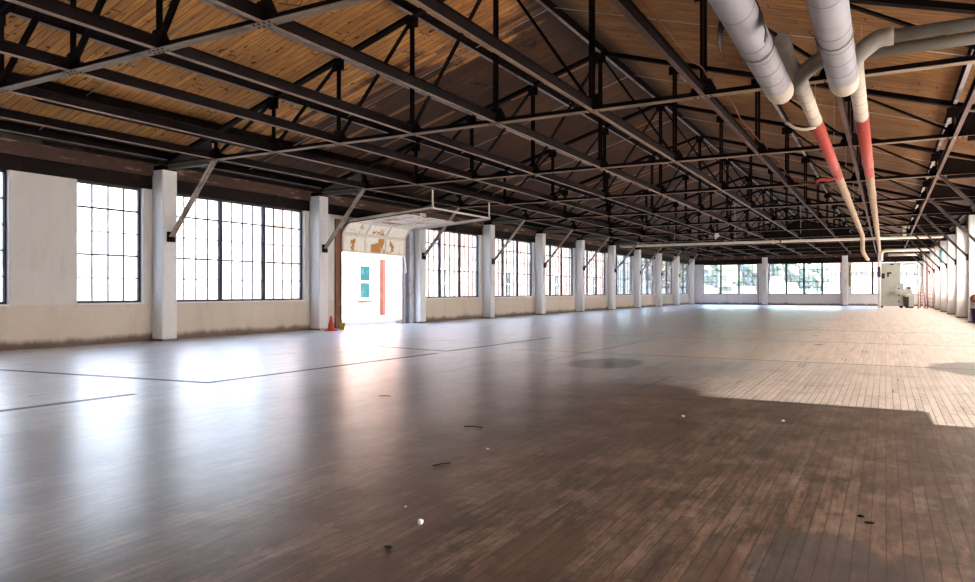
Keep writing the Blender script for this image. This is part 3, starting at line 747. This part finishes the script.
# dark tape lines on the floor
def tape(name_pts, wd, lab):
    mb = MB()
    for (x0, y0), (x1, y1) in zip(name_pts[:-1], name_pts[1:]):
        d = Vector((x1-x0, y1-y0, 0)).normalized(); n = Vector((-d.y, d.x, 0))*wd/2; e = d*wd/2
        a = Vector((x0, y0, 0))-e; b = Vector((x1, y1, 0))+e
        vv = [a-n, b-n, b+n, a+n]; vv = [(v.x, v.y, .0008) for v in vv]+[(v.x, v.y, .002) for v in vv]
        mb.add(vv, [(0,3,2,1),(4,5,6,7),(0,1,5,4),(1,2,6,5),(2,3,7,6),(3,0,4,7)])
    tag(mb.build('floor_tape', M['tape'], None, (name_pts[0][0], name_pts[0][1], 0)), lab, 'floor tape', 'dark tape lines on the floor')
tape([(-16.6, 6.9), (-9.42, 7.78), (-9.2, 14.0)], .14, 'dark grey tape line with a corner, left of centre on the pale floor')
tape([(-9.45, 3.9), (-9.3, 6.35)], .15, 'short dark tape line at the left edge of the floor')
tape([(-12.0, 15.1), (-9.29, 14.67), (-9.15, 20.5)], .12, 'dark tape line with a corner, in front of the long windows past the door')

# ---------------------------------------------------------------- insulated pipes
def ring(c, r, w=.02, t=.008, axis='y'):
    return MB().lathe(c, [(r-.002, -w/2), (r+t, -w/2), (r+t, w/2), (r-.002, w/2)], 24, 0, axis)
def hanger(x, y, z, r, ztopp):
    mb = MB(); n = 14
    pts = [(x+(r+.012)*math.cos(math.pi*j/n*2), y, z+(r+.012)*math.sin(math.pi*j/n*2)) for j in range(n+1)]
    mb.tube(pts, .008, 6, cap=False); mb.tube([(x, y, z+r+.01), (x, y, ztopp)], .009, 6); return mb
for x, lab in ((-1.43, 'thick white insulated pipe, left of the two large ones at top right'), (-.54, 'thick white insulated pipe, right of the two large ones at top right')):
    z = 4.56; ye = 12.1; r = .20
    t = thing('insulated_pipe', lab, 'pipe', (x, YB, z), 'large insulated pipes under the roof')
    MB().tube([(x, YB+.01, z), (x, ye-.75, z)], r, 28).build('jacket', M['pipe_grey'], t, (x, ye, z))
    MB().lathe((x, ye-.75, z), [(r+.003, 0), (r+.003, .50), (r*.97, .60), (r*.82, .68), (r*.55, .735), (r*.2, .75)], 28, 0, 'y').build('end_cap', M['pipe_cream'], t, (x, ye, z))['label'] = 'cream rounded end cap'
    for y in (7.0, 8.1, 9.2, 9.75, 10.3, 10.85): ring((x, y, z), r, .014, .003).build('band', M['pipe_dull'], t, (x, y, z))
    hanger(x, 9.55, z, r, ztop(x)+.06).build('hanger', M['pipe_dull'], t, (x, 9.55, z)); hanger(x, 3.4, z, r, ztop(x)+.06).build('hanger', M['pipe_dull'], t, (x, 3.4, z))
zc = 4.80
def thin_pipe(x, ycross, lab, ybend, tail, xr, stub):
    zr = zc+(.23 if stub else 0)
    t = thing('insulated_pipe', lab, 'pipe', (x, ycross, zc), 'thinner wrapped pipes running down the hall'); r = .12; z = zc
    L = (x, ycross, z)
    MB().tube([(x, ycross+.45, z), (x, 15.4, z)], r, 22).build('cream_section', M['pipe_cream'], t, L)
    MB().tube([(x, 15.4, z), (x, 23.2, z)], r+.006, 22).build('red_section', M['red'], t, L)['label'] = 'red wrapped length of the pipe'
    MB().tube([(x, 23.2, z)]+tail, r, 18).build('tan_section', M['pipe_tan'], t, L)
    # elbow and the run across to the right wall
    MB().tube(rounded([(x, ycross+.5, z), (x, ycross+.05, z+.02), (x+.3, ycross, zr), (x+.5, ycross, zr)], .3, 6), r*1.04, 18).build('elbow', M['pipe_dull'], t, L)
    MB().tube([(x+.45, ycross, zr), (XR-.02, ycross, zr)], .09, 18).build('cross_run', M['pipe_dull'], t, L)['label'] = 'dull grey run across to the right wall'
    if stub: MB().tube(rounded([(x+.02, ycross+.25, z), (x-.1, ycross-.05, z+.18), (x-.16, ycross-.35, z+.42), (x-.16, ycross-.55, z+.44)], .3, 5)+[(x-.16, ycross-.55-r*math.sin(q*math.pi/12), z+.44) for q in (1, 2, 3, 4, 5)], r, 18, rs=[r*.98]*14+[r*.98*math.cos(q*math.pi/12.5) for q in (1, 2, 3, 4, 5)]).build('riser_stub', M['pipe_dull'], t, L)
    for y in (12.9, 13.4, 14.0, 14.7): ring((x, y, z), r, .012, .003).build('band', M['pipe_dull'], t, L)
    for y in (15.35, 21.2, 27.8, 34.4, 41.0): hanger(x, y, z, r, ztop(x)+.06).build('hanger', M['cable'], t, L)
    MB().bar((2.6, ycross-.06, z-.16), (2.6, ycross-.06, ztop(2.6)+.05), .03, .06, (1,0,0)).build('strap', M['galv'], t, L)
    return t
tA = thin_pipe(-1.20, 12.15, 'thin cream and red wrapped pipe, left of the pair running down the hall', 48, rounded([(-1.2, 48, zc), (-1.2, 48.6, zc-.95), (-1.2, 60.5, zc-.95), (-1.15, 61.2, zc-.95)], .5, 5), XR, True)
tB = thin_pipe(-.40, 11.5, 'thin cream and red pipe, right of the pair, dropping to the floor at the machine', 70, [(-.42, 69.6, zc)], XR, True)
MB().tube(rounded([(-.42, 69.5, zc), (-.45, 70.4, zc), (-.45, 70.4, .02)], .5, 6), .12, 18).build('drop_pipe', M['white'], tB, (-.45, 70.4, 2.4))
# torn wrap on the left thin pipe
def strip(pts, w, d, mat, name, par, L, t_=.006):
    mb = MB()
    for i in range(len(pts)-1): mb.bar(pts[i], pts[i+1], w, t_, d)
    return mb.build(name, mat, par, L)
mb = MB(); mb.tube(rounded([(-1.20, 15.35, zc-.13), (-1.36, 15.2, zc-.20), (-1.55, 15.1, zc-.17), (-1.68, 15.1, zc-.04)], .12, 5), .03, 8, rs=None); mb.build('torn_wrap', M['pipe_cream'], tA, (-1.2, 15.4, zc))
MB().tube(rounded([(-1.20, 22.6, zc-.12), (-1.4, 22.5, zc-.19), (-1.62, 22.5, zc-.15), (-1.75, 22.5, zc-.22)], .1, 4), .045, 6).build('torn_wrap', M['red'], tA, (-1.2, 22.6, zc))
MB().box(-.62, -.36, 70.2, 70.3, 2.65, 3.55).build('switch_box', M['purple'], tB, (-.4, 70.2, 3))['label'] = 'dark violet switch box on the drop'
# black cloth over the left large pipe
def cloth():
    mb = MB(); x, z, r = -1.43, 4.56, .208; n = 12; rows = []
    prof_ = [(-r-.03, -.34, .03), (-r-.045, -.2, .10), (-r-.02, -.05, .13)]
    for a in range(n+1):
        an = math.pi-math.pi*a/n; prof_.append((r*math.cos(an), r*math.sin(an), .15+.02*math.sin(a*2.1)))
    prof_ += [(r+.02, -.08, .14), (r+.05, -.20, .09), (r+.03, -.30, .03)]
    v = []; 
    for dx, dz, hw in prof_:
        for t_ in (0, .008):
            q = 1+t_/r; v += [(x+dx*q, 8.55-hw, z+dz*(q if dz > 0 else 1)+(0)), (x+dx*q, 8.55+hw*.9, z+dz*(q if dz > 0 else 1))]
    f = []; N = len(prof_)
    for i in range(N-1):
        a = i*4; b = a+4
        f += [(a, a+1, b+1, b), (a+2, b+2, b+3, a+3), (a, b, b+2, a+2), (a+1, a+3, b+3, b+1)]
    f += [(0, 2, 3, 1), ((N-1)*4, (N-1)*4+1, (N-1)*4+3, (N-1)*4+2)]
    return mb.add(v, f)
tag(cloth().build('cloth_rag', M['black'], None, (-1.43, 8.55, 4.77)), 'black rag draped over the left thick white pipe', 'rag')

# cross pipes in the far half
def simple_pipe(pts, r, lab, mat='cream', rad=.25, extra=None):
    t = thing('service_pipe', lab, 'pipe', pts[0]); MB().tube(rounded(pts, rad), r, 14).build('pipe_run', M[mat], t, pts[0])
    if extra: extra(t)
    return t
def e1(t):
    for x in (-14.22, -9.74, -5.26, -.78): MB().tube([(x, 55.2, 5.02), (x, 55.2, ztop(x))], .02, 6).build('hanger', M['cable'], t, (x, 55.2, 5.0))
    MB().lathe((1.1, 55.2, 5.02), [(.10, 0), (.10, .62), (.14, .62), (.14, .74), (.05, .75)], 16).build('riser', M['cream'], t, (1.1, 55.2, 5.0))
    for x in (-7.1, -6.6): MB().lathe((x, 55.2, 5.02), [(.10, -.05), (.15, -.05), (.15, .05), (.10, .05)], 14, 0, 'x').build('coupling', M['wire_red'] if x > -7 else M['cream'], t, (x, 55.2, 5.02))
simple_pipe([(-18.55, 55.2, 5.5), (-18.55, 55.2, 5.02), (3.3, 55.2, 5.02)], .10, 'long cream pipe crossing the whole hall below the trusses', 'cream', .15, e1)
simple_pipe([(-.3, 66.4, 3.9), (-.3, 66.4, 4.75), (3.35, 66.4, 4.75)], .13, 'cream pipe with an elbow above the grey-green machine, upper of three', 'cream', .4)
simple_pipe([(.2, 72.6, 4.65), (2.5, 72.6, 4.65)], .12, 'short cream pipe behind the machine top, middle of three', extra=lambda t: [MB().tube([(x, 72.6, 4.65), (x, 72.6, ztop(x)+.06)], .02, 6).build('hanger', M['cable'], t, (x, 72.6, 4.7)) for x in (1.46,)])
simple_pipe([(1.3, 71.8, 3.80), (2.5, 71.8, 3.80), (2.5, 71.8, .02)], .10, 'cream pipe bending down to the floor right of the machine', 'white', .2)
simple_pipe([(2.85, 70.9, 4.7), (2.85, 70.9, .02)], .10, 'white upright pipe between the machine and the tall ladder', 'white')
# left black conduit under the deck
t = thing('sprinkler_pipe', 'thin black sprinkler pipe under the boards above the first left windows', 'pipe', (-15.5, 8.4, 5.5))
MB().tube(rounded([(-15.62, 8.25, 5.62), (-15.5, 8.45, 5.45), (-15.5, 20.2, 5.45)], .12, 4), .028, 8).build('pipe_run', M['black'], t, (-15.5, 8.4, 5.45))
for y in (9.7, 12.9, 16.4, 19.4): MB().lathe((-15.5, y, 5.46), [(.012, 0), (.012, .10), (.03, .11), (.03, .125), (.01, .13)], 8).build('sprinkler_head', M['black'], t, (-15.5, y, 5.46))
# small hooks hanging from rods under the boards
def hook(x, y, lab):
    z = ztop(x)+.24
    t = thing('ceiling_hook', lab, 'hook', (x, y, z), 'small hooks under the roof boards')
    MB().tube([(x, y, z+.06), (x, y, z-.28)], .006, 6).build('hook_rod', M['black'], t, (x, y, z))
    MB().tube(rounded([(x-.25, y, z-.28+.075), (x+.35, y, z-.28-.10), (x+.42, y, z-.30), (x+.40, y, z-.20)], .04, 3), .010, 6).build('hook_arm', M['black'], t, (x, y, z))
for x, y, lab in ((-11.0, 11.1, 'black hook under the lit boards just past the nearest truss'), (-13.6, 8.6, 'black hook under the lit boards near the top left corner'),
                  (-8.7, 17.6, 'black hook under the dark boards past the second truss'), (-4.0, 13.4, 'black hook under the boards right of the ridge'), (-10.6, 18.4, 'black hook under the dark boards left of the ridge past the second truss')):
    hook(x, y, lab)

# cables
rnd = random.Random(5)
def wav(p, q, n, amp, sag=0):
    p, q = Vector(p), Vector(q); out = []
    for i in range(n+1):
        t_ = i/n; v = p.lerp(q, t_); v += Vector((rnd.uniform(-amp, amp), 0, rnd.uniform(-amp, amp)-sag*4*t_*(1-t_))); out.append(v)
    return out
x2 = XC+PN*2
for y0_, y1_, dx, lab in ((3.5, 13.8, .09, 'reddish cable drooping along the dark beam left of the big pipes'), (14.0, 26.2, .12, 'reddish cable along the same dark beam beyond the second truss')):
    tag(MB().tube(rounded(wav((x2+dx, y0_, ZB+.36), (x2+dx, y1_, ZB+.34), 16, .05, .04), .3, 3), .014, 6).build('electric_cable', M['wire_red'], None, (x2, y0_, ZB+.3)), lab, 'cable', 'reddish cables on the beams')
def tangle(c, rx, rz, n, rad, seed, ry=.2):
    rr = random.Random(seed); pts = []
    for i in range(n):
        a = i*2.4; k_ = rr.uniform(.4, 1); pts.append((c[0]+rx*k_*math.cos(a), c[1]+rr.uniform(-ry, ry), c[2]+rz*k_*math.sin(a)))
    return MB().tube(rounded(pts, .3, 4), rad, 6)
tag(MB().tube(rounded([(x2+.1, 26.4, ZB+.32), (x2+.35, 26.6, ZB+.05), (x2+.9, 26.8, ZB-.06), (x2+1.5, 26.9, ZB+.02), (x2+1.75, 26.95, ZB+.15), (x2+1.3, 27.1, ZB+.10), (x2+.7, 27, ZB+.06), (x2+.2, 27.1, ZB+.25)], .3, 4), .022, 6).build('electric_cable', M['wire_red'], None, (x2, 26.5, ZB)),
    'loop of reddish cable hanging between two beams near the red pipe wrap', 'cable', 'reddish cables on the beams')
xp = XC+PN
tag(tangle((xp, 21.6, ztop(xp)-.05), .22, .30, 12, .016, 4).build('cord_bundle', M['cable'], None, (xp, 21.6, ztop(xp))), 'pale tangled cord tied around a purlin near the ridge', 'cord')
tag(tangle((-9.6, 48.0, ZB-.1), .22, .35, 10, .05, 9).build('plastic_scrap', M['white'], None, (-9.6, 48, ZB)), 'white scrap of sheeting caught on a truss in the far half', 'scrap')

# ---------------------------------------------------------------- far right corner
mc = thing('industrial_machine', 'tall grey-green enamelled machine standing on the floor before the far wall', 'machine', (.4, 72, 0))
L = (.4, 72, 0)
mb = MB().box(-.40, 1.35, 71.4, 73.2, .18, 2.12); mb.box(-.42, 1.37, 71.38, 73.22, 2.08, 2.12); mb.build('lower_cabinet', M['machine'], mc, L)
mb = MB().box(-.38, 1.12, 71.5, 73.0, 2.12, 3.72); mb.box(-.42, 1.16, 71.46, 73.04, 3.72, 3.92); mb.build('upper_cabinet', M['machine'], mc, L)
for a, b, c_, d_ in ((-.30, -.05, 2.55, 3.0), (.12, .45, 2.95, 3.1), (.12, .26, 2.7, 3.0)): MB().box(a, b, 71.44, 71.5, c_, d_).build('vent', M['black'], mc, L)
MB().box(.35, .62, 71.42, 71.5, 3.72, 3.86).build('badge', M['black'], mc, L)
MB().box(.75, 1.95, 70.9, 71.4, 1.15, 1.62).box(1.5, 1.9, 70.85, 71.3, 1.62, 1.82).build('control_arm', M['machine'], mc, L)
MB().lathe((1.75, 70.86, 1.72), [(.10, -.03), (.12, 0), (.10, .03)], 14, 0, 'y').build('handwheel', M['black'], mc, L)
MB().box(1.42, 2.15, 71.2, 72.4, .12, 1.12).build('side_tank', M['machine'], mc, L)
MB().box(1.36, 1.75, 71.15, 71.9, .12, .95).build('motor', M['black'], mc, L)
for x in (-.3, 1.2): 
    for y in (71.6, 73.0): MB().box(x-.12, x+.12, y-.12, y+.12, 0, .18).build('foot', M['steel'], mc, L)
MB().box(1.5, 2.1, 71.3, 72.3, 0, .12).build('skid', M['steel'], mc, L)
for j in range(3): MB().box(.95, 1.08, 71.36, 71.4, .5+j*.55, .62+j*.55).build('latch', M['black'], mc, L)

ld = thing('stepladder', 'small red stepladder standing right of the machine', 'ladder', (2.55, 68.9, 0))
for x in (2.35, 2.85):
    for y0_, y1_ in ((68.4, 68.82), (69.3, 68.88)): MB().bar((x, y0_, 0), (x+(2.6-x)*.25, y1_, 1.35), .035, .05, (1,0,0)).build('rail', M['ladder'], ld, (x, y0_, 0))
for j in range(1, 5): MB().box(2.36, 2.84, 68.4+.42*j/5-.05, 68.4+.42*j/5+.05, 1.35*j/5-.015, 1.35*j/5+.015).build('step', M['ladder'], ld, (2.6, 68.6, 1.35*j/5))
MB().box(2.38, 2.82, 68.76, 68.94, 1.33, 1.37).build('top_step', M['ladder'], ld, (2.6, 68.85, 1.35))
l2 = thing('extension_ladder', 'tall pale red ladder leaning up by the right wall columns', 'ladder', (3.2, 69.2, 0))
for x in (3.02, 3.42): MB().bar((x, 69.0, 0), (x, 69.9, 3.95), .04, .08, (1,0,0)).build('rail', M['ladder'], l2, (x, 69, 0))
for j in range(12): MB().tube([(3.02, 69.0+.9*(j+.6)/12, 3.95*(j+.6)/12), (3.42, 69.0+.9*(j+.6)/12, 3.95*(j+.6)/12)], .018, 6).build('rung', M['ladder'], l2, (3.2, 69, j*.33))
cb = thing('shelving_unit', 'narrow brownish shelving rack between the stepladder and the tall ladder', 'shelf', (2.9, 72.5, 0))
for x in (2.65, 3.2):
    for y in (72.2, 72.8): MB().bar((x, y, 0), (x, y, 3.6), .05, .05, (1,0,0)).build('post', M['jamb'], cb, (x, y, 0))
for j in range(6): MB().box(2.6, 3.25, 72.15, 72.85, .3+j*.62, .34+j*.62).build('shelf_board', M['pipe_tan'], cb, (2.9, 72.5, .3))
tag(MB().box(3.27, 3.39, 57.6, 58.4, 3.4, 4.3).build('fuse_box', M['teal'], None, (3.3, 58, 3.8)), 'teal box fixed high beside a right wall column', 'fuse box')
hv = thing('fire_valve', 'dark fire hose valve on the nearest visible right column', 'valve', (3.6, 39.9, 1.1))
MB().lathe((3.62, 40.0, 1.12), [(.10, -.42), (.12, -.40), (.12, -.24), (.19, -.24), (.19, -.14), (.11, -.12), (.11, .02)], 16, 0, 'y').build('valve_body', M['black'], hv, (3.6, 40, 1.1))
MB().lathe((3.62, 39.55, 1.12), [(.12, -.05), (.17, -.02), (.17, .02), (.12, .04)], 16, 0, 'y').build('valve_cap', M['wire_red'], hv, (3.6, 39.6, 1.1))
bn = thing('storage_bin', 'dark violet bin on the floor under the fire hose valve', 'bin', (3.6, 39.4, 0))
MB().add([(3.46,39.2,0),(3.80,39.2,0),(3.80,39.6,0),(3.46,39.6,0),(3.42,39.15,.62),(3.84,39.15,.62),(3.84,39.65,.62),(3.42,39.65,.62)], [(0,3,2,1),(4,5,6,7),(0,1,5,4),(1,2,6,5),(2,3,7,6),(3,0,4,7)]).build('bin_body', M['purple'], bn, (3.6, 39.4, 0))
MB().box(3.40, 3.86, 39.13, 39.67, .62, .66).build('lid', M['black'], bn, (3.6, 39.4, .6))
# bracket lamp stand near the far wall (dark pipe with a right angle)
tag(MB().tube(rounded([(-12.9, 79.9, 3.05), (-11.75, 79.9, 3.05), (-11.75, 79.9, .02)], .1, 4), .03, 8).build('bent_conduit', M['steel'], None, (-11.75, 79.9, 0)), 'dark bent conduit standing at the right end of the left far window', 'conduit')
tag(MB().box(-3.2, -3.06, YF-.09, YF, 1.9, 4.0).build('wall_patch', M['leafg'], None, (-3.15, YF, 2)), 'strip of mottled peeling plaster beside the right far column', 'plaster patch')

# ---------------------------------------------------------------- outside
bb = thing('brick_building', 'pale pinkish brick building standing across the yard beyond the left windows', 'building', (-27, 40, -.02))
L = (-27, 40, -.02)
MB().box(-36, -27, 27, 78, -.02, 6.1).build('brick_wall', M['brick'], bb, L)
MB().box(-36.3, -26.8, 27, 78.2, 6.1, 6.3).build('parapet', M['white'], bb, L)
MB().box(-26.98, -26.72, 34.95, 35.2, -.02, 3.4).build('downpipe', M['pipebrown'], bb, L)
for j, y in enumerate([33.5, 42.1, 51.9, 61.7, 71.5]):
    f = MB(); z0, z1 = 1.05, 2.95
    f.box(-27, -26.93, y-.62, y-.5, z0, z1).box(-27, -26.93, y+.5, y+.62, z0, z1).box(-27, -26.93, y-.62, y+.62, z1, z1+.12).box(-27, -26.86, y-.75, y+.75, z0-.14, z0).box(-27, -26.93, y-.5, y+.5, (z0+z1)/2-.05, (z0+z1)/2+.05)
    w_ = f.build('window', M['white'], bb, (-27, y, 2)); MB().box(-27, -26.97, y-.5, y+.5, z0, z1).build('pane', M['tealglass'], w_, (-27, y, 2))
wb = thing('rendered_building', 'plain white rendered building outside the first left windows', 'building', (-27.5, 16, -.02))
MB().box(-37, -27.6, 2, 26.4, -.02, 6.0).build('wall', M['outwhite'], wb, (-27.5, 16, 0))
MB().box(-37.2, -27.4, 1.8, 26.6, 6.0, 6.2).build('parapet', M['white'], wb, (-27.5, 16, 6))
# hill and trees beyond the far wall
hl = MB(); n = 60; rr = random.Random(2); v = []; f = []
for i in range(n+1):
    x = -190+i*6; h = 22+9*math.sin(i*.23+1)+5*math.sin(i*.61)+rr.uniform(-1.5, 1.5)
    v += [(x, 215, -.6), (x, 235, h*.8), (x, 262, h*1.4), (x, 300, h*1.3)]
for i in range(n):
    for j in range(3): a = i*4+j; f.append((a, a+4, a+5, a+1))
hl.add(v, f); struct('hill', hl, M['hill'])
def tree(x, y, h, r, seed, lab, group):
    t = thing('leafy_tree', lab, 'tree', (x, y, -.22), group); rr = random.Random(seed)
    MB().tube([(x, y, -.25), (x+.1, y, h*.3), (x, y+.1, h*.7)], .2, 8, rs=[.25, .2, .08]).build('trunk', M['trunk'], t, (x, y, 0))
    mb = MB()
    for q in range(16):
        a = rr.uniform(0, 6.28); k_ = rr.uniform(0, .75)*r; zz = h*rr.uniform(.45, .9); s_ = r*rr.uniform(.3, .5)
        b = lump((x+k_*math.cos(a), y+k_*math.sin(a), zz-s_), s_, s_, s_, seed*50+q, 9, 6, .3); mb.add(b.v, b.f)
    mb.build('crown', M['tree'], t, (x, y, h*.6))
for q, (x, y, h, r) in enumerate([(-34, 128, 7.5, 4), (-24, 122, 6.5, 3.6), (-21, 140, 8.5, 4.5), (-13.5, 150, 8, 4.4), (-9, 118, 5, 2.6), (1.5, 150, 8, 4.5), (10, 140, 7, 4)]):
    tree(x, y, h, r, 30+q, 'leafy green tree outside beyond the far windows, %s from the left' % ORD[q], 'trees beyond the far windows')
for q, (x0, x1, y, h, lab) in enumerate([(-30, -22, 160, 6, 'low pale building outside, seen through the left far window'), (-8, 4, 132, 4.6, 'long pale building outside, seen through the middle far window'), (6, 16, 165, 6.5, 'pale building outside, seen through the right far window')]):
    t = thing('distant_building', lab, 'building', ((x0+x1)/2, y, -.6), 'pale buildings beyond the far windows')
    MB().box(x0, x1, y, y+8, -.6, h).build('wall', M['bwhite'], t, (x0, y, 0))
    MB().add([(x0-.4, y-.4, h), (x1+.4, y-.4, h), (x1+.4, y+8.4, h), (x0-.4, y+8.4, h), (x0-.4, y+4, h+1.8), (x1+.4, y+4, h+1.8)], [(0,3,2,1),(0,1,5,4),(2,3,4,5),(0,4,3),(1,2,5)]).build('roof', M['jamb'], t, (x0, y, h))
